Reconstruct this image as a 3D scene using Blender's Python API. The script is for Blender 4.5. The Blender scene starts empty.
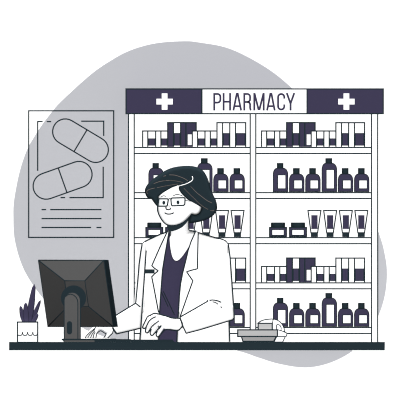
import bpy, bmesh, math
import numpy as np
from mathutils import Vector
from mathutils.geometry import delaunay_2d_cdt
from mathutils.bvhtree import BVHTree

# ------------------------------------------------------------------ scale
# the place is measured in "dots" of 4 mm; the counter top lies at z = 1 m
S = 0.004
def X(p): return (p - 200.0) * S
def Z(q): return 1.0 + (342.0 - q) * S

scene = bpy.context.scene
COL = scene.collection
LW = 1.3           # width of the drawn black edges, in dots

F_LIGHT, A_LIGHT, O_LIGHT = 1.6, 0.22, 2.4
E_REF = F_LIGHT + 0.18

# ------------------------------------------------------------------ materials
def lin(c):
    c /= 255.0
    return c / 12.92 if c <= 0.04045 else ((c + 0.055) / 1.055) ** 2.4
def mat(name, hexcol=None, rgb=None, rough=1.0, k=1.0):
    m = bpy.data.materials.new(name)
    m.use_nodes = True
    nt = m.node_tree
    nt.nodes.clear()
    out = nt.nodes.new('ShaderNodeOutputMaterial')
    d = nt.nodes.new('ShaderNodeBsdfDiffuse')
    d.inputs['Roughness'].default_value = 0.0
    if rgb is None:
        h = hexcol.lstrip('#')
        rgb = [k * lin(int(h[i:i + 2], 16)) / E_REF for i in (0, 2, 4)]
    d.inputs['Color'].default_value = (*rgb, 1)
    m.diffuse_color = (*rgb, 1)
    nt.links.new(d.outputs[0], out.inputs['Surface'])
    return m
M = {}
M['white'] = mat('white_paint', rgb=(.70, .70, .70))
M['paper'] = mat('white_card', rgb=(.70, .70, .70))
M['coat'] = mat('white_cotton', rgb=(.71, .71, .71))
M['skin'] = mat('pale_skin', rgb=(.71, .71, .71))
M['ink'] = mat('black_ink', '#263238')
M['hair'] = mat('dark_hair', '#263238')
M['dark'] = mat('dark_slate_plastic', '#263238')
M['top'] = mat('dark_slate_worktop', '#263238')
M['purple'] = mat('dusk_purple', '#403c54')
M['cloth'] = mat('purple_jersey', '#403c54')
M['grey'] = mat('pale_grey_paint', '#c5c6cb', k=.95)
M['strand'] = mat('brown_grey_strand', '#6a625e')
M['casing'] = mat('charcoal_casing', '#3d3d3d', k=1.45)
M['stand'] = mat('grey_stand', '#595959')
M['lightgrey'] = mat('light_grey_plastic', '#bfbfbf')
M['midgrey'] = mat('mid_grey_plastic', '#a6a6a6')
M['floor'] = mat('grey_floor', rgb=(.15, .15, .15))

def glass(name):
    m = bpy.data.materials.new(name); m.use_nodes = True
    nt = m.node_tree; nt.nodes.clear()
    out = nt.nodes.new('ShaderNodeOutputMaterial')
    t = nt.nodes.new('ShaderNodeBsdfTransparent'); t.inputs[0].default_value = (.97, .98, .98, 1)
    nt.links.new(t.outputs[0], out.inputs['Surface'])
    return m
M['glass'] = glass('clear_lens')

# ------------------------------------------------------------------ 2-D helpers (dots, q downwards)
def area(p):
    return .5 * sum(p[i][0] * p[(i + 1) % len(p)][1] - p[(i + 1) % len(p)][0] * p[i][1] for i in range(len(p)))
def orient(p):                      # clockwise on paper = positive area with q downwards
    return list(p) if area(p) > 0 else list(p)[::-1]
def offset(p, d):                   # d > 0 shrinks an oriented loop
    n = len(p); out = []
    for i in range(n):
        a, b, c = np.array(p[i - 1]), np.array(p[i]), np.array(p[(i + 1) % n])
        u = (b - a) / max(np.linalg.norm(b - a), 1e-9); v = (c - b) / max(np.linalg.norm(c - b), 1e-9)
        nu = np.array([-u[1], u[0]]); nv = np.array([-v[1], v[0]])
        m = nu + nv; l = np.linalg.norm(m)
        m = nu if l < 1e-6 else m / l
        k = max(.35, float(m @ nu))
        out.append(tuple(b + m * d / k))
    return out
def cr(pts, closed=False, n=5):     # Catmull-Rom through the points
    P = [np.array(p, float) for p in pts]; N = len(P); out = []
    for i in range(N if closed else N - 1):
        p1, p2 = P[i], P[(i + 1) % N]
        p0 = P[i - 1] if (closed or i > 0) else 2 * p1 - p2
        p3 = P[(i + 2) % N] if (closed or i + 2 < N) else 2 * p2 - p1
        for k in range(n):
            t = k / n
            out.append(tuple(.5 * (2 * p1 + (p2 - p0) * t + (2 * p0 - 5 * p1 + 4 * p2 - p3) * t * t + (3 * p1 - p0 - 3 * p2 + p3) * t ** 3)))
    if not closed: out.append(tuple(P[-1]))
    return out
def resample(pts, step, closed=False):
    P = [np.array(p, float) for p in pts]
    if closed: P = P + [P[0]]
    out = []
    for a, b in zip(P[:-1], P[1:]):
        k = max(1, int(math.ceil(np.linalg.norm(b - a) / step)))
        for i in range(k): out.append(tuple(a + (b - a) * i / k))
    if not closed: out.append(tuple(P[-1]))
    return out
def arc(cx, cy, r, a0, a1, n=10):
    return [(cx + r * math.cos(math.radians(a0 + (a1 - a0) * i / n)), cy + r * math.sin(math.radians(a0 + (a1 - a0) * i / n))) for i in range(n + 1)]
def seg_dist(pts, poly):
    pts = np.asarray(pts, float); P = np.asarray(poly, float); Q = np.roll(P, -1, axis=0)
    best = np.full(len(pts), 1e9)
    for a, b in zip(P, Q):
        d = b - a; L = max(d @ d, 1e-12)
        t = np.clip(((pts - a) @ d) / L, 0, 1)
        best = np.minimum(best, np.linalg.norm(pts - (a + t[:, None] * d), axis=1))
    return best
def inside(pts, poly):
    pts = np.asarray(pts, float); r = np.zeros(len(pts), bool); n = len(poly)
    for i in range(n):
        (x1, y1), (x2, y2) = poly[i], poly[(i + 1) % n]
        if y1 == y2: continue
        c = ((y1 > pts[:, 1]) != (y2 > pts[:, 1])) & (pts[:, 0] < (x2 - x1) * (pts[:, 1] - y1) / (y2 - y1) + x1)
        r ^= c
    return r

# ------------------------------------------------------------------ mesh builder
class MB:
    def __init__(self): self.bm = bmesh.new(); self.mats = []
    def mi(self, m):
        if m not in self.mats: self.mats.append(m)
        return self.mats.index(m)
    def v(self, x, y, z): return self.bm.verts.new((x, y, z))
    def f(self, vs, m, smooth=False):
        if len(set(vs)) < 3: return
        try: fc = self.bm.faces.new(vs)
        except ValueError: return
        fc.material_index = self.mi(m); fc.smooth = smooth
    # box whose front is a grid of cells, each with a material
    def panel(self, xs, qs, yf, yb, fn):
        nx, nq = len(xs), len(qs)
        Fv = [[self.v(X(x), yf, Z(q)) for x in xs] for q in qs]
        Bv = [[self.v(X(x), yb, Z(q)) for x in xs] for q in qs]
        for j in range(nq - 1):
            for i in range(nx - 1):
                self.f([Fv[j][i], Fv[j + 1][i], Fv[j + 1][i + 1], Fv[j][i + 1]], fn(i, j))
                self.f([Bv[j][i], Bv[j][i + 1], Bv[j + 1][i + 1], Bv[j + 1][i]], fn(i, j))
        for j in range(nq - 1):
            self.f([Fv[j][0], Bv[j][0], Bv[j + 1][0], Fv[j + 1][0]], fn(min(1, nx - 2), j))
            self.f([Fv[j][-1], Fv[j + 1][-1], Bv[j + 1][-1], Bv[j][-1]], fn(max(nx - 3, 0), j))
        for i in range(nx - 1):
            self.f([Fv[0][i], Fv[0][i + 1], Bv[0][i + 1], Bv[0][i]], fn(i, min(1, nq - 2)))
            self.f([Fv[-1][i], Bv[-1][i], Bv[-1][i + 1], Fv[-1][i + 1]], fn(i, max(nq - 3, 0)))
        return self
    def rect(self, x0, x1, q0, q1, yf, yb, fill, ink=None, l=LW, t=LW, r=LW, b=LW):
        xs = [x0]; kx = []
        if ink is None: l = t = r = b = 0
        if l: xs.append(x0 + l); kx.append(1)
        kx.append(0)
        if r: xs.append(x1 - r); kx.append(1); 
        xs.append(x1)
        qs = [q0]; kq = []
        if t: qs.append(q0 + t); kq.append(1)
        kq.append(0)
        if b: qs.append(q1 - b); kq.append(1)
        qs.append(q1)
        return self.panel(xs, qs, yf, yb, lambda i, j: ink if (kx[i] or kq[j]) else fill)
    # extruded outline, rounded rim, drawn edge
    def prism(self, outline, yf, yb, fill, ink=None, w=LW, bevel=0., steps=4, grow=True, smooth=None):
        p = orient(outline)
        if ink and grow: p = offset(p, -w / 2)
        ins = [0.]
        if bevel: ins = [bevel * (1 - math.cos(math.pi / 2 * k / steps)) for k in range(steps + 1)]
        if ink and all(abs(i - w) > .05 for i in ins): ins = sorted(ins + [w])
        sg = 1 if yb > yf else -1
        def yy(i, y0, s):
            if bevel and i < bevel: return y0 + s * bevel * S * (1 - math.sqrt(max(0, 1 - (1 - i / bevel) ** 2)))
            return y0
        loops = {}
        for side, y0, s in (('f', yf, sg), ('b', yb, -sg)):
            loops[side] = [[self.v(X(a), yy(i, y0, s), Z(b)) for a, b in (offset(p, i) if i else p)] for i in ins]
        n = len(p)
        for side in 'fb':
            L = loops[side]
            for k in range(len(L) - 1):
                m = ink if (ink and ins[k + 1] <= w + .06) else fill
                for i in range(n):
                    q = [L[k][i], L[k][(i + 1) % n], L[k + 1][(i + 1) % n], L[k + 1][i]]
                    self.f(q if side == 'b' else q[::-1], m, bool(bevel))
            c = L[-1]
            self.f(c if side == 'b' else c[::-1], fill)
        for i in range(n):
            self.f([loops['f'][0][i], loops['f'][0][(i + 1) % n], loops['b'][0][(i + 1) % n], loops['b'][0][i]], fill if not bevel or not ink else ink)
        return self
    # flat raised line
    def stroke(self, pts, w, yf, yb, m, closed=False):
        P = [np.array(p, float) for p in pts]; n = len(P); L = []; R = []
        for i in range(n):
            a = P[i - 1] if (closed or i) else None
            c = P[(i + 1) % n] if (closed or i < n - 1) else None
            ds = []
            if a is not None: ds.append((P[i] - a) / max(np.linalg.norm(P[i] - a), 1e-9))
            if c is not None: ds.append((c - P[i]) / max(np.linalg.norm(c - P[i]), 1e-9))
            ns = [np.array([-d[1], d[0]]) for d in ds]
            mm = sum(ns); mm = mm / max(np.linalg.norm(mm), 1e-9)
            k = max(.4, float(mm @ ns[0]))
            L.append(P[i] + mm * w / 2 / k); R.append(P[i] - mm * w / 2 / k)
        V = [[self.v(X(a[0]), y, Z(a[1])) for a in row] for row, y in ((L, yf), (R, yf), (L, yb), (R, yb))]
        for i in range(n if closed else n - 1):
            j = (i + 1) % n
            self.f([V[0][i], V[0][j], V[1][j], V[1][i]], m); self.f([V[2][i], V[3][i], V[3][j], V[2][j]], m)
            self.f([V[0][i], V[2][i], V[2][j], V[0][j]], m); self.f([V[1][i], V[1][j], V[3][j], V[3][i]], m)
        if not closed:
            self.f([V[0][0], V[1][0], V[3][0], V[2][0]], m); self.f([V[0][-1], V[2][-1], V[3][-1], V[1][-1]], m)
        return self
    # tube through 3-D points with a radius for each
    def tube(self, pts, rad, m, seg=6, cap=True, dome=False):
        P = [Vector(p) for p in pts]; n = len(P)
        rr = rad if hasattr(rad, '__len__') else [rad] * n
        if dome:
            d0 = (P[0] - P[1]).normalized(); d1 = (P[-1] - P[-2]).normalized()
            pre = [(P[0] + d0 * rr[0] * math.sin(a), rr[0] * math.cos(a)) for a in (1.45, 1.1, .6)]
            post = [(P[-1] + d1 * rr[-1] * math.sin(a), rr[-1] * math.cos(a)) for a in (.6, 1.1, 1.45)]
            P = [a for a, b in pre] + P + [a for a, b in post]
            rr = [b for a, b in pre] + list(rr) + [b for a, b in post]; n = len(P)
        rings = []; up = None
        for i in range(n):
            d = (P[min(i + 1, n - 1)] - P[max(i - 1, 0)])
            d = d.normalized() if d.length > 1e-9 else Vector((0, 0, 1))
            if up is None:
                up = Vector((0, -1, 0))
                if abs(up.dot(d)) > .95: up = Vector((1, 0, 0))
            s = d.cross(up)
            if s.length < 1e-4: s = d.cross(Vector((1, 0, .3)))
            s.normalize(); up = s.cross(d).normalized()
            rings.append([self.bm.verts.new(P[i] + (s * math.cos(2 * math.pi * k / seg) + up * math.sin(2 * math.pi * k / seg)) * rr[i]) for k in range(seg)])
        for i in range(n - 1):
            for k in range(seg):
                self.f([rings[i][k], rings[i][(k + 1) % seg], rings[i + 1][(k + 1) % seg], rings[i + 1][k]], m, True)
        self.f(rings[0][::-1], m); self.f(rings[-1], m)
        return self
    # upright turned shape: profile of (radius in dots, q)
    def lathe(self, cx, cy, prof, m, seg=28):
        rings = [[self.v(X(cx) + r * S * math.cos(2 * math.pi * k / seg), cy + r * S * math.sin(2 * math.pi * k / seg), Z(q)) for k in range(seg)] for r, q in prof]
        for a, b in zip(rings[:-1], rings[1:]):
            for k in range(seg): self.f([a[k], b[k], b[(k + 1) % seg], a[(k + 1) % seg]], m, True)
        self.f(rings[0], m); self.f(rings[-1][::-1], m)
        return self
    # cushion shaped solid inside an outline (front and back bulge)
    def pillow(self, outline, T, R, yc, m, step=2.2, Tb=None, Rb=None):
        o = resample(orient(outline), 1.6, True)
        if not callable(yc):
            c0 = yc; yc = lambda x, q: c0
        A = np.array(o); lo = A.min(0); hi = A.max(0)
        g = np.array([(x + (step / 2 if k % 2 else 0), q) for k, q in enumerate(np.arange(lo[1], hi[1], step * .87)) for x in np.arange(lo[0], hi[0], step)])
        g = g[inside(g, o)]
        if len(g): g = g[seg_dist(g, o) > min(2.6, R * .8) + .5]
        rings = [np.array(o[:0]).reshape(0, 2)]
        for dd in (.45, .95, 1.6, 2.5):
            if dd > R * .85 and dd > 1: break
            rg = np.array(offset(o, dd)); rg = rg[inside(rg, o)]
            if len(rg): rg = rg[seg_dist(rg, o) > dd * .93]
            rings.append(rg)
        g = np.concatenate(rings + [g]) if len(g) else np.concatenate(rings)
        allp = [Vector(p) for p in o] + [Vector(p) for p in g]
        n = len(o)
        r = delaunay_2d_cdt(allp, [(i, (i + 1) % n) for i in range(n)], [], 0, 1e-5)
        vs = np.array([(p.x, p.y) for p in r[0]])
        d = seg_dist(vs, o); d[d < 1e-3] = 0
        prof = np.sqrt(np.sqrt(np.maximum(0, 1 - (1 - np.minimum(d / R, 1)) ** 4)))
        Rb = Rb or R * 2.5
        profb = np.sqrt(np.maximum(0, 1 - (1 - np.minimum(d / Rb, 1)) ** 2))
        Tb = T if Tb is None else Tb
        fr = []; bk = []
        for (x, q), pr, pb, dd in zip(vs, prof, profb, d):
            y = yc(x, q); a = self.v(X(x), y - T * pr, Z(q)); fr.append(a)
            bk.append(a if dd == 0 else self.v(X(x), y + Tb * pb, Z(q)))
        faces = [list(t) for t in r[2]]
        cen = np.array([vs[t].mean(0) for t in faces]); ok = inside(cen, o)
        for t, k in zip(faces, ok):
            if not k: continue
            if area([vs[i] for i in t]) > 0: t = t[::-1]
            self.f([fr[i] for i in t], m, True); self.f([bk[i] for i in t[::-1]], m, True)
        return self
    def mesh(self, name, origin=(0, 0, 0), deform=None):
        if deform:
            for v in self.bm.verts: v.co = deform(v.co)
        for v in self.bm.verts: v.co -= Vector(origin)
        me = bpy.data.meshes.new(name); self.bm.normal_update(); self.bm.to_mesh(me); self.bm.free()
        for m in self.mats: me.materials.append(m)
        return me
    def build(self, name, parent=None, origin=None, deform=None):
        if origin is None: origin = root_loc(parent)
        return link(name, self.mesh(name, origin, deform), parent)

def root_loc(o):
    l = Vector((0, 0, 0))
    while o is not None: l += o.location; o = o.parent
    return l
def link(name, data, parent=None):
    o = bpy.data.objects.new(name, data); COL.objects.link(o); o.parent = parent
    return o
def tag(o, label, cat, group=None, kind=None):
    o['label'] = label
    if cat: o['category'] = cat
    if group: o['group'] = group
    if kind: o['kind'] = kind
    return o
def thing(name, loc, label, cat, group=None):
    o = link(name, None); o.location = loc; o.empty_display_size = .05
    return tag(o, label, cat, group)
I, W, P_ = M['ink'], M['white'], M['purple']

# ------------------------------------------------------------------ the setting
WY = 1.45
def box(name, x0, x1, y0, y1, z0, z1, m, parent=None):
    b = MB(); o = root_loc(parent)
    vs = [b.v(x, y, z) for x in (x0, x1) for y in (y0, y1) for z in (z0, z1)]
    for q in ((0, 1, 3, 2), (4, 6, 7, 5), (0, 4, 5, 1), (2, 3, 7, 6), (0, 2, 6, 4), (1, 5, 7, 3)): b.f([vs[i] for i in q], m)
    return b.build(name, parent)
wall = box('wall_back', -3.5, 3.5, WY, WY + .1, 0, 3.2, W)
wall['kind'] = 'structure'; wall['label'] = 'plain white wall behind the shelves'
fl = box('floor', -3.5, 3.5, -2.5, WY + .1, -.1, 0, M['floor'])
fl['kind'] = 'structure'; fl['label'] = 'grey floor'
blob = [(183,41),(200,42.4),(230,48.7),(265,66.8),(292.5,88.6),(325,122),(355,175),(378,231),(385,256),(386.8,275),(384.5,296),(378,316),
        (367,335),(352,350.5),(330,362),(306,366.8),(280,363.4),(258,356.8),(237,350),(190,341),(140,340),(112,338.5),(91,331.6),(82,327.5),(60,314),(42,297),(24,270),
        (14.8,241),(13.2,216),(14.2,198),(20,169.5),(28,147),(37.5,131),(51,112.6),(62,100.2),(90,74.8),(110,60.8),(130,50.2),(155,43.2)]
bl = cr(blob, True, 6)
t1 = MB().prism(bl, WY - .002, WY - .0002, M['grey']).build('trim_1')
t1['kind'] = 'structure'; t1['label'] = 'big pale grey rounded blob painted on the white wall'

# ------------------------------------------------------------------ counter
ct = thing('counter', (X(196.7), -.03, 0), 'long white counter with a thin dark slate worktop in the foreground', 'counter')
MB().rect(8.9, 384.6, 341.8, 350.1, -.30, .24, M['top']).build('worktop', ct)
b = MB(); b.rect(12, 381, 350.1, 592, -.27, -.25, W)
low = [p for p in bl if p[1] > 349.6 and p[0] > 200]
low = sorted(low, key=lambda p: p[0])
b.prism([(low[0][0], 350.12)] + [(a_, b_ + .5) for a_, b_ in low] + [(low[-1][0], 350.12)], -.2705, -.269, M['grey'])
b.build('front_panel', ct)
MB().rect(12, 16, 350.1, 592, -.25, .20, W).build('side_panel', ct)
MB().rect(377, 381, 350.1, 592, -.25, .20, W).build('side_panel', ct)

# ------------------------------------------------------------------ shelving with sign
SF = 1.12
sh = thing('display_shelving', (X(255), 1.28, 0), 'tall white two-bay shelving with a purple and white sign across its top', 'shelving')
MB().rect(128.4, 377.6, 110, 592, WY - .02, WY - .003, W).build('back_panel', sh)
for a, c in ((128.4, 134), (250, 255.6), (371.3, 377.5)):
    MB().rect(a - LW/2, c + LW/2, 112, 592, SF, WY - .02, W, I, t=0, b=0).build('upright', sh)
SHQ = [(147.3, 153.3), (192.5, 198.3), (237.5, 243.5), (282.7, 288.6), (327.3, 333.3)]
for a, c in ((134, 250), (255.6, 371.3)):
    for q0, q1 in SHQ:
        MB().rect(a + LW/2, c - LW/2, q0 - LW/2, q1 + LW/2, SF, WY - .02, W, I, l=0, r=0).build('shelf', sh)
sb = MB().rect(125.2, 383.7, 88.1, 114.1, SF - .05, WY - .02, P_, I).build('sign_board', sh)
MB().rect(200.9, 307.4, 88.1, 114.1, SF - .056, SF - .05, W, I, l=1.5, r=1.2).build('name_plate', sb)
yl0, yl1 = SF - .060, SF - .056
for cx in (164.4, 346.2):
    a, t, l, q0, q1, cq = 8.4, 2.85, 8.15, 93.2, 109.5, 101.4
    c = [(cx - t, q0), (cx + t, q0), (cx + t, cq - t), (cx + l, cq - t), (cx + l, cq + t), (cx + t, cq + t), (cx + t, q1), (cx - t, q1), (cx - t, cq + t), (cx - l, cq + t), (cx - l, cq - t), (cx - t, cq - t)]
    MB().prism(c, SF - .056, SF - .05, W).build('white_cross', sb)
b = MB(); sw = 1.95; T0, B0 = 92.8, 110.3; ti, bi = T0 + sw/2, B0 - sw/2
KL = [0]
def L(*p):
    KL[0] += 1; b.stroke(p, sw, yl0 - KL[0] * .00006, yl1, P_)
L((214.05, T0), (214.05, B0))
b.stroke([(214.6, ti)] + arc(217.3, ti + 2.9, 2.9, -90, 0, 5) + arc(217.3, 102.4 - 2.9, 2.9, 0, 90, 5) + [(214.6, 102.4)], sw, yl0, yl1, P_)
L((223.4, T0), (223.4, B0)); L((229.9, T0), (229.9, B0)); L((223.4, 101.5), (229.9, 101.5))
L((233.2, B0), (236.7, T0)); L((240.9, B0), (237.4, T0)); L((234.3, 106), (239.8, 106)); L((236.1, T0 + .7), (238, T0 + .7))
L((244.1, T0), (244.1, B0))
b.stroke([(244.6, ti)] + arc(247.1, ti + 2.8, 2.8, -90, 0, 5) + arc(247.1, 101.8 - 2.8, 2.8, 0, 90, 5) + [(244.6, 101.8)], sw, yl0, yl1, P_)
b.stroke([(246.8, 101.8)] + arc(247.3, 104.4, 2.6, -80, 0, 4) + [(249.9, 107.5), (250.5, B0)], sw, yl0, yl1, P_)
L((254.1, T0), (254.1, B0)); L((263.5, T0), (263.5, B0)); L((254.2, T0), (258.5, B0 - .4)); L((263.4, T0), (259.1, B0 - .4))
L((266.9, B0), (270.3, T0)); L((274.5, B0), (271.1, T0)); L((268, 106), (273.5, 106)); L((269.8, T0 + .7), (271.6, T0 + .7))
b.stroke([(284.1, 98.5)] + arc(281, 96.9, 3.1, 0, -180, 9) + arc(281, 106.2, 3.1, 180, 0, 9) + [(284.1, 104.2)], sw, yl0, yl1, P_)
L((286.6, T0), (290.3, 103.2)); L((294.1, T0), (290.4, 103.2)); L((290.35, 102.4), (290.35, B0))
b.build('lettering', sb)

# ------------------------------------------------------------------ goods on the shelves
LIFT = .08       # goods stand a hair above their board
ORD = ['first', 'second', 'third', 'fourth', 'fifth', 'sixth', 'seventh', 'eighth']
SHN = ['top', 'second', 'middle', 'fourth', 'bottom']
GROUP = lambda n, s, bay: '%s on the %s shelf of the %s bay' % (n, SHN[s], bay)

def carton_meshes(w, s, h, kind, last):
    """w total width, s spine width, h height, in dots; local origin at left base (px 200, q 342, y 0)"""
    d = .042 if h < 20 else .062
    hw = LW / 2
    spine, front = {'white': (W, W), 'side': (P_, W), 'purple': (P_, P_)}[kind]
    xs = [200 - hw, 200 + hw, 200 + s - hw, 200 + s + hw, 200 + w - hw - .03] + ([200 + w + hw] if last else [])
    qs = [342 - h, 342 - h + LW, 342]
    def fn(i, j):
        if j == 0 or i in (0, 2, 4): return I
        return spine if i == 1 else front
    body = MB().panel(xs, qs, 0, d, fn).mesh('carton')
    if kind == 'purple':
        lab = MB().rect(200 + s + 1.3, 200 + w - 1.2, 342 - h * .52, 342 - 1.4, -.0012, 0, W, I, l=.6, t=.6, r=.4, b=.4).mesh('label')
    else:
        k = .52 if h < 20 else .56
        lab = MB().rect(200 + s + .45, 200 + w - .35, 342 - h * k + .1, 342 - 1.1, -.0012, 0, P_, I, l=.8, t=.6, r=.8, b=.6).mesh('label')
    return body, lab
CART = {}
def carton(x0, w, s, h, kind, last, q, y, label, group):
    key = (round(w, 1), s, h, kind, last)
    if key not in CART: CART[key] = carton_meshes(w, s, h, kind, last)
    o = thing('medicine_box', (X(x0), y, Z(q)), label, 'medicine box', group)
    for n, me in zip(('carton', 'label'), CART[key]):
        link(n, me, o)
    return o
# local meshes were drawn round (200, 342) = (0, 0, 1); bring them to the origin
def local_fix(meshes):
    for me in meshes:
        for v in me.vertices: v.co.z -= 1.0
_cm = carton_meshes
def carton_meshes(*a):
    r = _cm(*a); local_fix(r); return r

#        x0 (right bay), width, spine, height, kind, y
ROW = [(261.4, 13.0, 5.1, 16.4, 'white', SF + .05), (274.4, 12.0, 5.2, 16.4, 'white', SF + .05),
       (286.4, 12.9, 5.8, 24.8, 'side', SF + .06), (299.3, 15.6, 5.3, 24.8, 'purple', SF + .075),
       (311.0, 12.7, 5.3, 16.4, 'white', SF + .025), (323.7, 12.0, 5.3, 16.4, 'white', SF + .025),
       (335.7, 12.8, 5.6, 24.7, 'white', SF + .03), (348.5, 15.9, 5.7, 24.7, 'white', SF + .03)]
DESC = {('white', 0): 'small white medicine box with purple patch', ('side', 1): 'tall medicine box with purple side, white top',
        ('purple', 1): 'tall purple medicine box with white label', ('white', 1): 'tall white medicine box with purple lower patch'}
for s, bay, dx, keep in ((0, 'left', -118.9, range(8)), (0, 'right', 0, range(8)), (3, 'right', 0, range(8)), (3, 'left', -118.9, [7])):
    for k in keep:
        x0, w, sp, h, kind, y = ROW[k]
        d = DESC[(kind, int(h > 20))]
        if len(keep) == 1: lab = 'tall white medicine box with purple lower patch, just right of the coat sleeve'
        else: lab = '%s, %s from left, %s bay %s shelf' % (d, ORD[k], bay, SHN[s])
        carton(x0 + dx, w, sp, h, kind, k in (3, 7), SHQ[s][0] - LW/2 - LIFT, y, lab, GROUP('medicine boxes', s, bay))

def bottle_meshes(w, hb, hc, cap0, cap1, lab, kind):
    """w body width, hb body height to shoulder top, hc overall height; cap0..cap1 across; lab = x0,x1,h1,h0 above base"""
    r = min(6.0, w / 2 - (cap1 - cap0) / 2 + .6)
    bx, ry = 341.6, 6.2
    el = [(math.cos(t), math.sin(t)) for t in np.linspace(0, math.pi / 2, 8)]
    rx0, rx1 = cap0 + .2, w - cap1 + .2
    o = [(200, bx), (200 + w, bx)] + [(200 + w - rx1 + rx1 * c_, 342 - hb + ry - ry * s_) for c_, s_ in el] + [(200 + rx0 - rx0 * c_, 342 - hb + ry - ry * s_) for c_, s_ in el[::-1]]
    body = MB().prism(o, 0, .05, P_, I, w=.8, bevel=1.6, grow=True).mesh('bottle_body')
    c = (cap0 + cap1) / 2; rr = (cap1 - cap0) / 2
    cap = MB().lathe(200 + c, .025, [(rr * .96, 342 - hc), (rr, 342 - hc + .5), (rr, 342 - hb - .2), (rr * .8, 342 - hb + .6)], M['dark']).mesh('cap')
    la = MB().rect(200 + lab[0], 200 + lab[1], 342 - lab[2], 342 - lab[3], -.0015, 0.001, M['paper'], I, l=.8, t=.8, r=.8, b=.8).mesh('label')
    local_fix((body, cap, la)); return body, cap, la
BT = {'medium': bottle_meshes(14.6, 23.8, 29.0, 3.7, 10.2, (4.2, 12.9, 17.4, 2.9), 0),
      'small': bottle_meshes(14.6, 18.0, 23.9, 3.6, 10.3, (4.2, 13.1, 12.2, 2.9), 0),
      'tall': bottle_meshes(14.7, 28.7, 33.8, 3.4, 10.2, (3.9, 12.6, 22.7, 2.9), 0)}
BR = [('medium', 273.0), ('small', 289.2), ('small', 305.4), ('tall', 321.8), ('small', 338.0), ('small', 354.2)]
BD = {'medium': 'medium-tall purple bottle with dark cap and white label', 'small': 'short purple bottle with dark cap and square label', 'tall': 'tallest purple bottle with dark cap and long label'}
def bottle(kind, x0, s, y, label, group):
    o = thing('medicine_bottle', (X(x0), y, Z(SHQ[s][0] - LW/2 - LIFT)), label, 'bottle', group)
    for n, me in zip(('bottle_body', 'cap', 'label'), BT[kind]): link(n, me, o)
for s in (1, 4):
    for k, (kind, x0) in enumerate(BR):
        pos = '' if kind in ('medium', 'tall') else ' %s from left,' % ORD[k]
        bottle(kind, x0, s, SF + .03, '%s,%s right bay %s shelf' % (BD[kind], pos, SHN[s]), GROUP('purple bottles', s, 'right'))
for kind, x0, t in (('medium', 148.5, 'purple dark-capped bottle half behind the left of the woman\'s hair'), ('tall', 197.3, 'tall purple bottle half hidden behind the right of the woman\'s hair'),
                    ('small', 213.4, 'short purple bottle right of the hair, second from the middle upright'), ('small', 229.7, 'short purple bottle right of the hair, next to the middle upright')):
    bottle(kind, x0, 1, SF + .03, t, GROUP('purple bottles', 1, 'left'))
bottle('small', 229.7, 4, SF + .03, 'short purple bottle beside the coat elbow on the left bay\'s bottom shelf', GROUP('purple bottles', 4, 'left'))

def jar_meshes():
    w = 17.8
    body = MB().prism([(200.5, 332.6), (217.3, 332.6), (217.3, 341.4), (200.5, 341.4)], 0, .068, P_, I, bevel=1.6).mesh('jar_body')
    cap = MB().lathe(208.9, .034, [(6.6, 327.5), (7.1, 328), (7.1, 332.2), (6.4, 332.4)], M['dark']).mesh('cap')
    lab = MB().rect(202.4, 215.4, 334.3, 340.6, -.0015, .001, M['paper'], I, l=.9, t=.8, r=.9, b=.8).mesh('label')
    local_fix((body, cap, lab)); return body, cap, lab
JAR = jar_meshes()
for x0, lab, bay in ((145.2, 'squat purple jar with dark lid above the woman\'s left-hand shoulder', 'left'), (165.0, 'squat purple jar mostly hidden behind the woman\'s chin and neck', 'left'),
                     (268.9, 'squat purple jar with dark lid nearest the middle upright', 'right'), (288.9, 'squat purple jar with dark lid between a jar and white tubes', 'right')):
    o = thing('ointment_jar', (X(x0), SF + .03, Z(SHQ[2][0] - LW/2 - LIFT)), lab, 'jar', GROUP('squat jars', 2, bay))
    for n, me in zip(('jar_body', 'cap', 'label'), JAR): link(n, me, o)

def tube_meshes():
    def df(v):
        h = (v.z - 1.0) / (27 * S)
        t = max(0., min(1., (h - .15) / .85)); k = 1 - .86 * t
        return Vector((v.x, .022 + (v.y - .022) * k, v.z))
    body = MB().prism(resample([(200.3, 315.6), (213.2, 315.6), (209.9, 337.8), (203.3, 337.8)], 3, True), 0, .044, W, I, grow=True, w=1.25).mesh('tube_body', deform=df)
    lab = MB().panel([203.6, 209.9], [320.2, 323, 326.5, 330, 334], -.0016, 0.002, lambda i, j: P_)
    lab = lab.mesh('label', deform=df)
    cap = MB().rect(203.1, 210.2, 337.6, 342, .004, .040, M['dark']).mesh('cap')
    local_fix((body, cap, lab)); return body, cap, lab
TB = tube_meshes()
for bay, dx in (('left', -123.8), ('right', 0)):
    for k, x0 in enumerate((307.5, 323.2, 338.9, 354.4)):
        n = ORD[k]
        if bay == 'right': lab = 'white cream tube standing on its cap, %s of four, right bay middle shelf' % n
        else: lab = ['white cream tube mostly hidden behind hair, beside the woman\'s neck', 'white cream tube half under the hair, above the coat shoulder',
                     'white cream tube just right of the hair, third in the left bay', 'white cream tube next to the middle upright in the left bay'][k]
        o = thing('cream_tube', (X(x0 + dx), SF + .03, Z(SHQ[2][0] - LW/2 - LIFT)), lab, 'cream tube', GROUP('cream tubes', 2, bay))
        for nm, me in zip(('tube_body', 'cap', 'label'), TB): link(nm, me, o)

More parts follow.
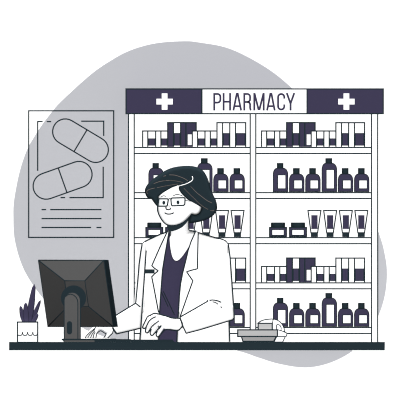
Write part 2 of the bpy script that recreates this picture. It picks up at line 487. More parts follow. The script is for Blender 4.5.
# ------------------------------------------------------------------ poster
po = thing('poster', (X(71), WY - .002, Z(237)), 'framed line-drawn poster of two capsules on the wall left of the shelves', 'poster')
y0, y1, ys = WY - .006, WY - .0015, WY - .0068
b = MB()
x0, x1, q0, q1 = 28.5, 113.5, 110.6, 237.2
cut = [(x0, 145.8), (32.5, 139.2), (37.5, 131), (44, 121.6), (51, 112.6), (52.6, q0)]
top = [(52.6, q0), (x1, q0), (x1, q1), (x0, q1)]
gv = [(x0, 145.8)] + cut[1:] + [(x1, q0), (x1, q1), (x0, q1)]
for poly, m in ((gv, M['grey']), (cut + [(x0, q0)], W)):
    b.prism(poly, y0, y1, m)
b.stroke([(x0, q0), (x1, q0), (x1, q1), (x0, q1)], LW, ys, y0, I, closed=True)
for l in ([(37.5, 170.7), (37.5, 121.4), (42.5, 121.4)], [(46.5, 121.4), (51, 121.4)], [(81, 121), (103.5, 121), (103.5, 135.8)], [(103, 166.5), (103, 197.4), (69.2, 197.4)], [(60.3, 197.4), (65, 197.4)],
          [(41.3, 209.4), (46, 209.4)], [(50, 209.4), (101.3, 209.4)], [(41.3, 218.4), (101.3, 218.4)], [(41.3, 227.3), (91, 227.3)], [(96.2, 227.3), (101.3, 227.3)]):
    b.stroke(l, LW, ys, y0, I)
b.build('sheet', po)
def capsule(cx, cq, Lh, r, ang):
    b = MB(); a = math.radians(ang); d = np.array([math.cos(a), math.sin(a)]); nrm = np.array([-d[1], d[0]]); c = np.array([cx, cq])
    A = math.degrees(a)
    pts = arc(*(c + d * Lh), r, A - 90, A + 90, 14) + arc(*(c - d * Lh), r, A + 90, A + 270, 14)
    b.stroke(pts, LW, ys, y0, I, closed=True)
    b.stroke([tuple(c + nrm * r), tuple(c - nrm * r)], LW, ys, y0, I)
    b.build('printed_capsule', po)
capsule(80.3, 140.5, 17.7, 12.7, 30.9)
capsule(62.4, 180.1, 17.4, 13.1, -19.6)

# ------------------------------------------------------------------ potted plant
pl = thing('potted_plant', (X(27.4), -.05, 1.0), 'small purple-leaved plant in a white scalloped pot on the counter\'s left end', 'potted plant')
b = MB(); b.rect(17.3 - LW/2, 37.5 + LW/2, 321.9 - LW/2, 341.8, -.09, -.01, W, I, b=.3)
sc = []
xs_ = [17.4, 22.2, 27.4, 32.6, 37.5]
for a, c in zip(xs_[:-1], xs_[1:]):
    m_ = (a + c) / 2; h_ = (c - a) / 2
    sc += [(a + .1, 331.6), (a + .35, 333.6), (m_ - h_ * .5, 335.1), (m_, 335.4), (m_ + h_ * .5, 335.1), (c - .35, 333.6), (c - .1, 331.6)]
b.stroke([(17.4, 334.4), (18.2, 335.1), (19.8, 335.4), (21.2, 335), (22, 333.8), (22.2, 331.6)], .9, -.0912, -.09, I)
for k in range(1, 4):
    a, c = xs_[k], xs_[k + 1]; m_ = (a + c) / 2
    b.stroke([(a, 331.6), (a + .25, 333.6), (m_ - 1.2, 335.2), (m_, 335.4), (m_ + 1.2, 335.2), (c - .25, 333.6), (c, 331.6 if k < 3 else 333)], .9, -.0912, -.09, I)
b.build('pot', pl)
for k, (base, mid, tip, wd) in enumerate((((25.2, 323), (22.2, 315), (20.3, 305.6), 2.6), ((26.6, 323), (25.6, 313), (25.6, 302.2), 2.9), ((28.6, 323), (31.2, 304), (34.2, 283.8), 3.3),
                           ((30.5, 323), (35.3, 312), (40.3, 299.8), 2.3), ((31.6, 323), (34.8, 318.5), (37.8, 313.6), 2.3))):
    t = np.linspace(0, 1, 13); B_, Mi, Tp = map(np.array, (base, mid, tip))
    sp = [(1 - u) ** 2 * B_ + 2 * u * (1 - u) * (2 * Mi - .5 * B_ - .5 * Tp) + u * u * Tp for u in t]
    wdt = [wd * (.74 + .26 * math.sin(math.pi * min(1, u / .8))) * math.sqrt(max(0, 1 - u ** 8)) for u in t]
    Lp, Rp = [], []
    for i in range(13):
        d = sp[min(i + 1, 12)] - sp[max(i - 1, 0)]; d /= np.linalg.norm(d); n_ = np.array([-d[1], d[0]])
        Lp.append(tuple(sp[i] + n_ * wdt[i])); Rp.append(tuple(sp[i] - n_ * wdt[i]))
    yk = -.05 + (.012, -.012, 0, .014, -.016)[k]
    MB().pillow(Lp[:-1] + [tuple(sp[12])] + Rp[:-1][::-1], .009, 3, yk, M['purple'], step=1.5).build('leaf', pl)

# ------------------------------------------------------------------ monitor seen from behind
mo = thing('computer_monitor', (X(77), -.15, 1.0), 'dark grey desktop monitor seen from behind on the counter', 'monitor')
ph, ta = math.radians(20), math.radians(22)
nh = Vector((-math.sin(ph), -math.cos(ph), 0)); r_ = Vector((math.cos(ph), -math.sin(ph), 0))
n_ = nh * math.cos(ta) - Vector((0, 0, 1)) * math.sin(ta); u_ = Vector((0, 0, 1)) * math.cos(ta) + nh * math.sin(ta)
C0 = Vector((X(77), -.045, Z(293)))
def on(px, q, c):                     # the point of the plane at distance c in front of the shell's rim
    b_ = None
    # solve a*r + b*u + c*n + C0 = (X(px), ?, Z(q))
    bb = (Z(q) - C0.z - c * n_.z) / u_.z
    aa = (X(px) - C0.x - c * n_.x - bb * u_.x) / r_.x
    return C0 + r_ * aa + u_ * bb + n_ * c
D = .085
TL, TR, BR_, BL = on(38.3, 260, 0), on(103.4, 260, 0), on(113.0, 326.5, 0), on(47.6, 326.5, 0)
iTL, iTR, iBR, iBL = on(64.5, 280.5, D), on(84.7, 280.5, D), on(88.2, 306.2, D), on(67.6, 306.2, D)
K = M['casing']
b = MB()
def poly(ps, m): b.f([b.bm.verts.new(p) for p in ps], m)
poly([TL, iTL, iTR, TR], K); poly([TL, BL, iBL, iTL], K); poly([TR, iTR, iBR, BR_], K); poly([BL, BR_, iBR, iBL], K); poly([iTL, iBL, iBR, iTR], K)
poly([TL, TR, BR_, BL], K)
for e in ((TL, iTL), (TR, iTR), (BR_, iBR), (BL, iBL)): b.tube(e, .002, I)
b.tube((iTL, iTR, iBR, iBL, iTL), .002, I)
b.tube((TL, TR, BR_, BL, TL), .0022, I)
shell = b.build('rear_shell', mo)
E = -.045
fTL, fTR, fBR, fBL = on(42.4, 260, E), on(107.8, 260, E), on(117.2, 326.6, E), on(51.8, 326.6, E)
b = MB()
poly([TL, BL, fBL, fTL], M['dark']); poly([TR, fTR, fBR, BR_], M['dark']); poly([TL, fTL, fTR, TR], M['dark']); poly([BL, BR_, fBR, fBL], M['dark']); poly([fTL, fBL, fBR, fTR], M['dark'])
b.tube((TR, fTR, fBR, BR_), .002, I)
bz = b.build('bezel', mo)
b = MB()
g = [fTL * .94 + (fTL + fBR) * .03, fTR * .94 + (fTL + fBR) * .03, fBR * .94 + (fTL + fBR) * .03, fBL * .94 + (fTL + fBR) * .03]
g2 = [p - n_ * .001 for p in g]
poly(g2[::-1], M['ink']); poly([p + n_ * .002 for p in g2], M['ink'])
b.build('screen', mo)
PYF, PYB = -.235, -.205
b = MB()
b.prism([(73.4 + 12.6 * math.cos(a), 297.8 + 12.6 * math.sin(a)) for a in np.linspace(0, 2 * math.pi, 40, endpoint=False)], PYB, -.105, M['dark'])
b.build('hinge', mo)
out = [(64, 339.6)] + arc(72, 300.2, 8.1, 180, 360, 16) + [(80.1, 339.6)]
b = MB(); b.prism(out, PYF, PYB, M['stand'], I, w=1.0)
b.stroke([(65.2, 296.4), (67.4, 294.7), (70.4, 293.9), (73.4, 294.9), (75.8, 297), (77.2, 299.6), (77.7, 302.5), (77.7, 338.6)], .95, PYF - .0008, PYF, I)
b.stroke([(69.3, 323.6), (69.3, 331.6)], 5.2, PYF - .001, PYF, M['dark'])
b.prism(arc(69.3, 323.6, 2.6, 180, 360, 10), PYF - .001, PYF, M['dark']); b.prism(arc(69.3, 331.6, 2.6, 0, 180, 10), PYF - .001, PYF, M['dark'])
b.build('pillar', mo)
b = MB(); b.prism([(61.6, 338.6), (94.2, 338.6), (94.2, 341.79), (63.6, 341.79)], -.27, -.12, M['stand'])
b.stroke([(61.5, 339.3), (94.2, 339.3)], 1.6, -.2708, -.27, I)
b.prism([(61.4, 338.8), (64.2, 338.8), (64.2, 341.79)], -.2709, -.27, I)
b.build('foot', mo)

# ------------------------------------------------------------------ keyboard
kb = thing('keyboard', (X(134), .19, 1.0), 'low dark keyboard lying on the worktop beneath the woman\'s hands', 'keyboard')
b = MB(); b.prism([(92, 338.5), (112, 338.5), (130, 339.5), (172.6, 340.1), (174.6, 341.79), (92, 341.79)], .145, .232, M['dark']); b.build('keyboard_base', kb)
b = MB()
for rw in range(4):
    for k in range(15):
        a = 94 + k * 5.05 + (0, 1.6, 3.1, .8)[rw]; q = 338.45 if a < 111 else (339.4 if a > 127 else 339.0)
        b.rect(a + .15, a + 4.85, q - .05, q + 1.4, .148 + rw * .0205, .165 + rw * .0205, M['ink'])
kk = b.build('keys', kb); kk['kind'] = 'stuff'

# ------------------------------------------------------------------ counter terminal at the right
te = thing('counter_terminal', (X(262), -.12, 1.0), 'low grey counter terminal with a white curved handle, right of the woman', 'terminal')
MB().prism([(240.1, 335), (277.3, 335), (274.0, 341.79), (242.3, 341.79)], -.19, -.06, M['midgrey'], I, grow=False).build('base', te)
MB().prism([(276.9, 335.6), (285.4, 335.6), (282.5, 341.79), (274.0, 341.79)], -.188, -.062, W, I, w=.9, grow=True).build('base_end', te)
MB().rect(236.9, 277.9, 329.0, 336.9, -.21, -.04, M['lightgrey'], I).build('tray', te)
MB().prism([(277.4, 329.4), (281.8, 330.7), (286.7, 332.9), (286.4, 335.6), (285.2, 336.4), (277.4, 336.4)], -.205, -.045, W, I, w=.95).build('tray_end', te)
b = MB().rect(257.3, 272.7, 322.4, 329.2, -.19, -.06, M['lightgrey'], I, b=.15); b.build('console', te)
b = MB()
b.prism(cr([(257.9, 322.9), (259.4, 321.6), (261.8, 320.4), (265, 319.5), (268, 319.1), (272.9, 319.1), (272.4, 322.9)], False, 3), -.188, -.062, W, I, w=.95, grow=True)
b.build('console_lid', te)
hd = cr([(272.3, 329.2), (272.4, 322.6), (273.2, 319.3), (276, 319.6), (279.2, 321.2), (281.8, 324), (283.4, 327), (284.6, 331.4)], False, 4)
b = MB(); b.prism(hd, -.192, -.12, W, I, w=.95, grow=True)
b.stroke(cr([(276.4, 329.2), (276.3, 325.6), (276.9, 324.6), (278.4, 324.5), (280, 325.6), (280.9, 327.6), (280.8, 330)], False, 3), .95, -.1928, -.192, I)
b.build('handle', te)

# ------------------------------------------------------------------ the pharmacist
pe = thing('person', (X(184), .43, 0), 'woman in a white coat and glasses with dark bobbed hair behind the counter', 'person')
SK, CT, HR, CL = M['skin'], M['coat'], M['hair'], M['cloth']
def P3(px, q, y): return Vector((X(px), y, Z(q)))
def sm(t): t = max(0., min(1., t)); return t * t * (3 - 2 * t)

# body: one continuous surface, head to feet
raw = MB()
head = cr([(157.1, 206), (157.4, 210.5), (158.6, 214.5), (161, 219), (164.2, 222.9), (167.2, 224.9), (171, 225.7), (176, 225.2), (181, 223.4), (185.3, 220.4), (190, 215.9), (192, 214), (194, 214.7), (197, 214.3), (199.4, 212.6), (201, 209.5),
           (201.8, 204), (201.5, 195), (198, 184), (190, 176.5), (179, 173.5), (168, 176.5), (160.5, 185), (157.6, 196)], True, 3)
raw.pillow(head, .082, 6, .42, SK, step=2.0)
raw.tube([P3(168, 205.5, .345), P3(168, 207.6, .333)], [.007, .009], SK, seg=10, dome=True)          # nose
raw.tube([P3(198.5, 203, .41), P3(197.5, 211, .40)], [.014, .011], SK, seg=10, dome=True)            # ear
raw.tube([P3(178.7, 214, .435), P3(178.7, 226, .43), P3(178.7, 236, .424), P3(178.7, 250, .44)], [.039, .039, .046, .05], SK, seg=20)   # neck
torso = cr([(168, 233), (158, 237), (149, 243), (146, 256), (147, 290), (149, 320), (146, 350), (143, 375), (146, 400), (184, 410), (222, 400), (226, 375), (223, 350), (219, 320), (221, 290), (222, 256), (218, 243), (205, 236), (190, 231)], True, 3)
raw.pillow(torso, .075, 12, .455, SK, step=4)
# arm on the left of the picture reaching to the keyboard
raw.tube([P3(151, 249, .44), P3(142, 275, .39), P3(138.8, 310, .35), P3(128, 319, .295), P3(113, 325.5, .25), P3(106, 328, .215)], [.034, .026, .022, .022, .019, .016], SK, seg=14, dome=True)
# arm on the right folded across
raw.tube([P3(216, 249, .45), P3(219, 280, .44), P3(222, 312, .37), P3(205, 316, .27), P3(184, 323, .205), P3(176, 323.8, .195)], [.036, .032, .026, .025, .021, .018], SK, seg=14, dome=True)
# right-hand side hand
palm = cr([(184, 319), (178.5, 318.6), (172.5, 318), (165, 315.9), (159, 314.1), (154.4, 313.3), (150.5, 315.2), (149.8, 319.5), (154, 322.5), (159, 326), (164.5, 329), (170, 329), (177, 330), (181, 328), (184, 326)], True, 2)
raw.pillow(palm, .012, 2.5, lambda x, q: .18 + .02 * sm((x - 160) / 24), SK, step=1.6)
FING = [([(153.5, 315.8), (147.9, 319.3), (144.1, 326.4)], (2.3, 2.0, 1.45), .178), ([(155.5, 318.2), (150.2, 322.6), (146.7, 330.9)], (2.3, 2.0, 1.5), .172),
        ([(158.5, 320.5), (155.2, 326.4), (151.4, 333.9)], (2.4, 2.1, 1.5), .170), ([(163.5, 323.5), (160.6, 329.2), (157.2, 335.1)], (2.5, 2.1, 1.45), .172)]
for pts, rr, y in FING:
    raw.tube([P3(px, q, y + dy) for (px, q), dy in zip(pts, (.006, -.004, -.002))], [k * S for k in rr], SK, seg=12, dome=True)
raw.tube([P3(169, 325, .195), P3(163.5, 326.5, .2), P3(160.5, 327, .19)], [.010, .0085, .006], SK, seg=12, dome=True)      # thumb behind
# left hand on the keyboard
palm2 = cr([(112, 325), (112, 330.5), (109.8, 333.4), (106.5, 333), (103.5, 330.8), (100.4, 329.4), (97, 331.5), (93.5, 331), (93.5, 327), (98, 323.5), (107, 321)], True, 2)
raw.pillow(palm2, .011, 2.5, lambda x, q: .21, SK, step=1.5)
for pts, rr, y in (([(96, 326.5), (90.2, 331), (86.2, 336.6)], (1.9, 1.6, 1.2), .212), ([(96.5, 327), (92, 331.5), (89, 336.8)], (1.9, 1.6, 1.2), .202), ([(97, 328), (93.7, 332), (91.8, 337)], (1.8, 1.5, 1.2), .194),
                   ([(97, 329), (95.2, 333), (94.5, 337)], (1.8, 1.5, 1.2), .186), ([(111, 331), (108.4, 334.4), (105.7, 337)], (2.2, 1.7, 1.3), .19)):
    raw.tube([P3(px, q, y) for px, q in pts], [k * S for k in rr], SK, seg=12, dome=True)
for sx in (166, 202):                                                                               # legs and feet behind the counter
    raw.tube([P3(sx, 390, .46), P3(sx, 440, .45), P3(sx, 478, .44), P3(sx, 540, .455), P3(sx, 578, .46)], [.082, .07, .052, .046, .036], SK, seg=16, dome=True)
    raw.tube([(X(sx), .47, .045), (X(sx), .40, .04), (X(sx), .31, .03)], [.038, .036, .028], SK, seg=14, dome=True)
tmp = raw.build('body_source')
md = tmp.modifiers.new('r', 'REMESH'); md.mode = 'VOXEL'; md.voxel_size = .0036; md.use_smooth_shade = True
dg = bpy.context.evaluated_depsgraph_get()
bodyme = bpy.data.meshes.new_from_object(tmp.evaluated_get(dg))
src = tmp.data; bpy.data.objects.remove(tmp); bpy.data.meshes.remove(src)
body_b = MB(); body_b.bm.from_mesh(bodyme); body_b.mi(SK)
for f in body_b.bm.faces: f.material_index = 0; f.smooth = True

# garments and hair as builders, ink lines are laid on them afterwards
shirt = MB()
shp = cr([(170.6, 231.5), (170.2, 238), (171, 247), (172.3, 254), (174, 258.3), (176.3, 259.7), (179, 258.2), (183, 253.4), (187.5, 246.4), (191, 239), (194.3, 231)], False, 3) + [(199, 232), (212, 240), (219, 256), (218, 300), (219, 345), (218, 395), (150, 395), (149, 345), (150, 300), (149, 256), (156, 240), (166, 232)]
shirt.pillow(shp, .083, 4, .452, CL, step=3)
for l in ([(161.2, 291.8), (167.9, 306.3)], [(163.2, 291.2), (174.2, 314.5)]): shirt.lines = getattr(shirt, 'lines', []) + [(l, .95, I)]

opL = [(168.8, 231.2), (167, 242), (164.5, 256), (162.3, 270), (160.9, 288), (160.1, 300), (159.4, 312), (158.7, 330), (158.4, 345), (157, 450)]
opR = [(195.6, 230.6), (193.3, 236), (190.8, 241.5), (188, 250), (185.2, 262), (182.4, 273), (180.3, 284), (179.2, 296), (178.4, 310), (177.3, 325), (176.5, 345), (176, 450)]
coat = MB()
left = [(165.5, 231.6), (160, 233.8), (151, 238), (145.6, 240.6), (142.4, 243.2), (142.6, 260), (141.8, 300), (140.9, 322), (139.6, 342), (135, 450)] + opL[::-1]
right = [(198, 232.6), (208, 235.6), (218, 238.3), (224.5, 240.3), (228, 244), (228.2, 280), (228.8, 322), (229.6, 342), (234, 450)] + opR[::-1]
coat.pillow(left, .075, 3.2, .43, CT, step=3, Tb=.06)
coat.pillow(right, .075, 3.2, .43, CT, step=3, Tb=.06)
back = [(168, 231), (151, 238), (143, 243), (142.6, 300), (140, 342), (136, 450), (233, 450), (229.4, 342), (228.4, 300), (227.6, 244), (218, 238.5), (198, 233)]
coat.pillow(back, .05, 12, .53, CT, step=5)
coat.lines = [([(169, 230.9), (165.5, 232.2), (160, 234), (151, 238.2), (145.6, 240.7), (142, 243.7)], LW, I),
              (opL[:-1], LW, I), (opR[:-1], LW, I), ([(188.8, 229.9), (195, 231.4), (208, 235.4), (218, 238.3), (222, 239.2), (225.4, 240.8), (228, 244), (229, 250)], LW, I),
              ([(228.9, 321), (229.3, 332), (229.6, 341.5)], LW, I), ([(139.5, 341), (140.6, 325)], LW, I)]
lapL = MB()
lapLp = [(167, 231.4), (159.5, 247.5), (151.6, 265.5), (154.2, 268), (158, 270.6), (154.5, 273.6), (151.5, 276.6), (153.4, 286), (158.3, 312), (159.1, 312), (160.1, 300), (160.9, 288), (162.3, 270), (164.5, 256), (167, 242), (168.8, 231.4)]
lapL.pillow(lapLp, .008, 2, .353, CT, step=2.5)
lapL.lines = [([(167, 231.6), (159.5, 247.5), (151.6, 265.5), (154.2, 268), (158, 270.6), (154.5, 273.6), (151.5, 276.6), (153.4, 286), (158.3, 311.8)], LW, I), ([p for p in opL if p[1] < 313], LW, I)]
lapR = MB()
lapRp = [(195.8, 231.4), (198, 232.8), (197.6, 250), (197.2, 268.6), (191.5, 270), (186.4, 271.6), (189.5, 276), (192.7, 280.6), (187.5, 295), (180, 316), (178.6, 311), (179.4, 296), (180.4, 284), (182.4, 273), (185.2, 262), (188, 250), (190.8, 241.5), (193.3, 236)]
lapR.pillow(lapRp, .008, 2, .353, CT, step=2.5)
lapR.lines = [([(198, 233), (197.6, 250), (197.2, 268.6), (191.5, 270), (186.4, 271.6), (189.5, 276), (192.7, 280.6), (187.5, 295), (180, 316.4)], LW, I), ([p for p in opR if p[1] < 311], LW, I)]
slL = MB()
slLp = [(144.6, 242), (142, 243.7), (140.5, 252), (138.9, 264), (137.3, 283), (135.5, 303), (124, 310), (114, 316.2), (105, 322), (107, 326), (112.2, 328), (116.4, 333.6), (128, 331), (140.6, 328), (141.4, 318), (142, 310), (144, 280), (146, 250)]
yl = lambda x, q: .352 - .105 * max(0, min(1, (143 - x) / 38)) * sm((q - 280) / 30)
slL.pillow(slLp, .05, 3.2, yl, CT, step=2.2, Tb=.07)
slL.lines = [([(142, 243.7), (140.5, 252), (138.9, 264), (137.3, 283), (135.5, 303), (124, 310), (114, 316.2)], LW, I), ([(135.5, 303), (140, 306.6)], LW, I), ([(111.6, 326.6), (113.4, 329.6), (116.4, 333.6), (128, 331), (140.4, 328)], LW, I),
             ([(146, 250.2), (144, 280), (142.4, 303), (140.9, 323.5), (139.7, 340)], LW, I), ([(112.2, 327.4), (114.4, 330.6), (116.2, 333)], 2.0, I)]  # last, thickest stroke inks in the shadow gap inside the cuff
slR = MB()
slR.pillow([(206.1, 261), (209, 250), (215, 240), (218, 238.4), (225.4, 240.8), (228, 244), (230, 258), (231.6, 280), (233.2, 303), (234, 317.6), (225, 322), (207.4, 312), (207.5, 301), (206.8, 280)], .065, 3.2, lambda x, q: .415 + .03 * (1 - sm((q - 244) / 20)), CT, step=2.6)
yr = lambda x, q: .185 + .135 * max(0, min(1, (x - 176) / 60))
slR.pillow([(207.5, 301), (195, 308), (180, 316.8), (180.3, 319.4), (183, 327), (186, 333.1), (200, 329.5), (220, 323.4), (232.5, 319.6), (234, 317.6), (233, 306), (225, 298), (214, 297)], .045, 3, yr, CT, step=2.2)
slR.lines = [([(228, 244), (230, 258), (231.6, 280), (233.2, 303), (234, 317.4), (232.6, 319.5), (220, 323.4), (200, 329.5), (186, 333.1), (183, 327), (180.2, 319.4), (180, 316.8), (195, 308.2), (207.5, 301)], LW, I),
             ([(206, 261.3), (206.7, 280), (207.5, 301)], LW, I), (cr([(209.3, 300.2), (212.5, 299.7), (217, 300.5), (220.8, 302)], False, 3), LW, I), (cr([(212.5, 301.6), (215.4, 302.4), (217.8, 304)], False, 3), .9, I), ([(220.6, 306.4), (221.5, 307.6)], 1.0, I),
             ([(180.5, 319.6), (181.9, 323), (182.4, 326.5)], 1.7, I)]  # thick stroke paints the dark shadow at the cuff opening
hair = MB()
outer = [(157.3, 206.8), (153.8, 202.6), (151, 198.8), (147.3, 197.6), (145.2, 194), (144.7, 189.5), (147, 184.6), (152, 179.5), (158, 175), (163, 171.6), (168, 168.9), (174, 167), (180, 166), (186, 165.6), (192, 165.9), (197.5, 167.2), (202, 169.6), (205, 173.2), (207.5, 178), (209.5, 184), (211, 190), (213.5, 195.5), (216, 201), (217, 207), (216, 211.3), (213, 215.3), (208, 218.6), (201, 221.2), (194, 222.6), (188.8, 223)]
inner = [(188.9, 219), (190.3, 215.8), (191.6, 213.3), (193.5, 214.3), (196.3, 214.3), (198.6, 213), (200.2, 210.6), (201.1, 207.7), (194, 203.8), (187, 200), (183, 196.3), (180, 193), (178.1, 190), (177.7, 187.6), (178.2, 185.8), (172, 188), (165, 192), (159, 196.2), (158.7, 202)]
hp = cr(outer, False, 3) + inner
hair.pillow(hp, .105, 4, .425, HR, step=2.0, Tb=.06)
hair.pillow([p for p in offset(orient(cr(outer + [(180, 222), (165, 215)], True, 2)), 3)], .05, 14, .48, HR, step=3.2, Tb=.06)
ST = M['strand']
hair.lines = [(cr(p, False, 4), w, m) for p, w, m in (
    ([(163.2, 176.2), (165.8, 175.4)], .6, ST), ([(169, 174.7), (174.5, 175), (180, 176.7), (184, 178.4), (187.8, 180.8)], .6, ST),
    ([(153.5, 183.5), (160, 181.3), (167, 180.4), (174, 180.6), (180, 181.6), (183, 182.6)], .6, ST), ([(156.7, 187.5), (165, 185.8), (172, 184.6), (178, 183.7)], .6, ST),
    ([(147.6, 193.8), (146.5, 191.7), (148.6, 189.5), (154.8, 187.7)], .6, ST), ([(190.3, 186), (196, 192), (203, 197.6), (207.2, 200.6), (211.8, 202.8)], .6, ST),
    ([(183.6, 188), (190, 194.5), (194, 198.2), (199, 203.3), (204, 207), (207.8, 209.2)], .6, ST), ([(210, 210.2), (212.3, 210.6), (214, 210.4)], .6, ST),
    ([(177.8, 186), (180, 185.4), (186, 183.6), (191, 181), (192.6, 178.6), (192, 176)], .85, M['skin']))]

body_lines = [(cr([(157.3, 206.4), (157.5, 210.5), (158.8, 214.5), (161.2, 219), (164.2, 222.7), (167.2, 224.7), (171, 225.5), (176, 225), (181, 223.3), (185.3, 220.3), (190, 215.8), (191.6, 213.8)], False, 3), LW, I),
              (cr([(160.5, 197.2), (161.8, 196.2), (163.5, 195.6), (166, 196.2)], False, 3), .8, I), (cr([(173, 195.6), (176.5, 194.3), (180.5, 195), (182.5, 196)], False, 3), .8, I),
              (cr([(165.6, 207), (166.1, 208.9), (168, 209.5), (170, 209), (170.6, 208)], False, 3), 1.2, I),
              (cr([(164.3, 212.4), (166, 213.5), (168.6, 213.9), (171.5, 213.5), (173.6, 212.4)], False, 3), 1.25, I),
              ([(188.7, 219), (188.5, 224), (188.6, 229.6)], LW, I), ([(170.3, 230.5), (170.1, 236)], 1.0, I),
              (cr([(179.4, 318.2), (172.5, 317.8), (165, 315.6), (159, 314), (154.4, 313.1), (150.6, 314.8), (147.4, 316.6), (145, 321), (142.6, 326.2), (142.9, 328), (145, 328.1), (146.4, 325.6), (148.8, 321), (152, 318.2), (155.6, 316.5)], False, 3), LW, I),
              (cr([(146, 326.5), (145.3, 330), (145.6, 332.2), (147.6, 332.6), (149.4, 330), (152.4, 325.5), (158.8, 320.6)], False, 3), LW, I),
              (cr([(151.2, 328.6), (150, 331.6), (150.2, 334.2), (152, 335.3), (154, 333.5), (157.2, 329.5), (161.2, 325)], False, 3), LW, I),
              (cr([(157.2, 330.6), (156, 333.4), (156.2, 335.5), (158, 336.7), (161, 333.6), (165, 329.6), (170, 329.5), (177.5, 330.4), (180.6, 328), (181.4, 326.4)], False, 3), LW, I),
              ([(158.8, 328.5), (161, 325.6)], 1.5, I),
              (cr([(95.7, 327), (91, 331), (87, 334.6), (84.9, 337.8)], False, 3), .9, I), (cr([(94.6, 329), (90.6, 333), (87.5, 337.8)], False, 3), .8, I), (cr([(94.6, 331), (92, 334), (90.3, 337.8)], False, 3), .8, I), (cr([(95, 332), (93.6, 334.5), (92.9, 337.8)], False, 3), .8, I),
              ([(95.8, 337.6), (96.5, 333.2), (98.6, 331.4), (100.6, 330.4), (103.4, 332.2), (106, 333.8), (104.9, 335.8), (103.5, 337.7)], .95, I), ([(107.6, 337.9), (110, 335.2), (112.4, 333), (113, 330)], .95, I)]

# lay the drawn lines on whatever surface of the figure faces the customer there
bms = [x.bm for x in (body_b, shirt, coat, lapL, lapR, slL, slR, hair)]
trees = []
for q in bms: q.normal_update(); trees.append(BVHTree.FromBMesh(q))
def first(px, q, tr=None):
    best = None
    for t in ([tr] if tr else trees):
        h = t.ray_cast(Vector((X(px), -2, Z(q))), Vector((0, 1, 0)))
        if h[0] is not None and (best is None or h[0].y < best): best = h[0].y
    return best
def lay(b, tree, pts, w, m):
    s = resample(pts, .8); ys = []
    for px, q in s:
        c = [first(px + a, q + d, tree) for a, d in ((0, 0), (.55, 0), (-.55, 0), (0, .55), (0, -.55))]
        c = [k for k in c if k is not None]
        ys.append(min(c) if c else None)
    good = [k for k in ys if k is not None]
    if not good: print('line missed', pts[0]); return
    for i in range(len(ys)):
        if ys[i] is None:
            near = [(abs(i - j), ys[j]) for j in range(len(ys)) if ys[j] is not None]; ys[i] = min(near)[1]
    b.tube([P3(px, q, y - .0008) for (px, q), y in zip(s, ys)], w * S / 2, m, seg=8)
jobs = [(b_, l) for b_ in (shirt, coat, lapL, lapR, slL, slR, hair) for l in b_.lines] + [(body_b, l) for l in body_lines]
tree_of = dict(zip((body_b, shirt, coat, lapL, lapR, slL, slR, hair), trees))
for b_, (pts, w, m) in jobs: lay(b_, None if b_ is body_b else tree_of[b_], pts, w, m)
# neck shadow under the chin, drawn as a solid ink crescent
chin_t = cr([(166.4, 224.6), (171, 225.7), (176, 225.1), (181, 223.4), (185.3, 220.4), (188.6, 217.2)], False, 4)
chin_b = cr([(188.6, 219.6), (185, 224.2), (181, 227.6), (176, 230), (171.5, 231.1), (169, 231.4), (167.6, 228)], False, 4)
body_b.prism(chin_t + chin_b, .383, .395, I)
for cx, cq in ((163.6, 202.5), (177.8, 202.2)):            # eyes
    y = first(cx, cq)
    body_b.prism([(cx + 1.45 * math.cos(a), cq + 2.0 * math.sin(a)) for a in np.linspace(0, 2 * math.pi, 16, endpoint=False)], y - .002, y + .003, I, bevel=.5)
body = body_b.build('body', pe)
shirt.build('shirt', pe)
co = coat.build('lab_coat', pe)
lapL.build('lapel', co); lapR.build('lapel', co); slL.build('sleeve', co); slR.build('sleeve', co)
ybg = first(149, 271)
bd = MB().rect(144.5, 154.4, 269.1, 273.3, ybg - .006, ybg + .002, M['dark']).build('name_badge', co); bd['label'] = 'dark bar badge on the chest'
hair.build('hair', pe)
tr = MB()
for sx in (166, 202): tr.tube([P3(sx, 388, .46), P3(sx, 440, .455), P3(sx, 478, .45), P3(sx, 540, .458), P3(sx, 581, .46)], [.094, .084, .068, .062, .058], M['dark'], seg=18)
tr.build('trousers', pe)
for sx in (166, 202): MB().tube([(X(sx), .50, .046), (X(sx), .40, .045), (X(sx), .29, .034)], [.043, .044, .034], M['dark'], seg=14, dome=True).build('shoe', pe)
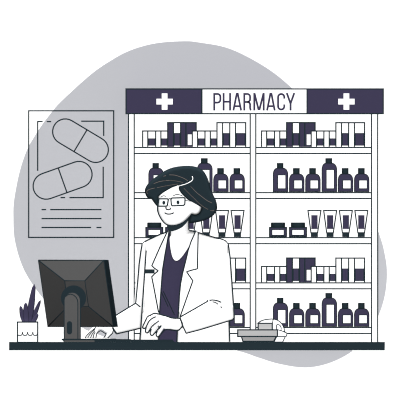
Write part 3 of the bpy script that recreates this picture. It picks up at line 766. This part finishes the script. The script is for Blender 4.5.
# glasses
gy = .318
gl = link('glasses', None, pe)
b = MB()
lensL = [(158.6, 198.6), (167.2, 198.6), (168.1, 199.6), (167.2, 205), (166, 206), (157.7, 206)]
lensR = [(171.8, 197.8), (184, 197.5), (184.9, 198.4), (184.6, 204), (183.4, 205.2), (172.2, 205.6), (171.2, 204.8), (170.7, 199)]
b.stroke(lensL, 1.35, gy, gy + .003, I, closed=True); b.stroke(lensR, 1.35, gy, gy + .003, I, closed=True)
b.stroke([(168, 199), (169.4, 198.4), (170.9, 198.6)], 1.0, gy, gy + .003, I)
b.build('frame', gl)
MB().tube([P3(184.8, 200, gy + .002), P3(188.5, 200.8, gy + .006), P3(200, 202, .40)], .0015, I).build('temple', gl)
for l in (lensL, lensR): MB().prism(offset(orient(l), .3), gy + .001, gy + .002, M['glass']).build('lens', gl)

# ------------------------------------------------------------------ light, camera, output
def sun(name, rot, e, ang):
    l = bpy.data.lights.new(name, 'SUN'); l.energy = e; l.angle = math.radians(ang)
    o = link(name, l); o.rotation_euler = rot; return o
o = sun('front_daylight', (math.radians(90), 0, 0), F_LIGHT * math.pi, .1); o.location = (0, -3, 2.5)
o = sun('overhead_fill', (0, 0, 0), O_LIGHT * math.pi, .5); o.location = (0, 0, 3.1)  # extra sun added straight above to lighten the monitor's top panel
w = bpy.data.worlds.new('plain_sky'); scene.world = w; w.use_nodes = True
bg = w.node_tree.nodes['Background']; bg.inputs[0].default_value = (1, 1, 1, 1); bg.inputs[1].default_value = A_LIGHT
cam = bpy.data.cameras.new('camera'); cam.type = 'ORTHO'; cam.ortho_scale = 400 * S; cam.clip_end = 50
c = link('camera', cam); c.location = (-.2 * S, -4, Z(199.8)); c.rotation_euler = (math.radians(90), 0, 0)
scene.camera = c
scene.cycles.use_denoising = True
scene.cycles.pixel_filter_type = 'BLACKMAN_HARRIS'; scene.cycles.filter_width = 1.15
vs = scene.view_settings
vs.view_transform = 'Standard'; vs.look = 'None'; vs.exposure = 0; vs.gamma = 1; vs.use_curve_mapping = False
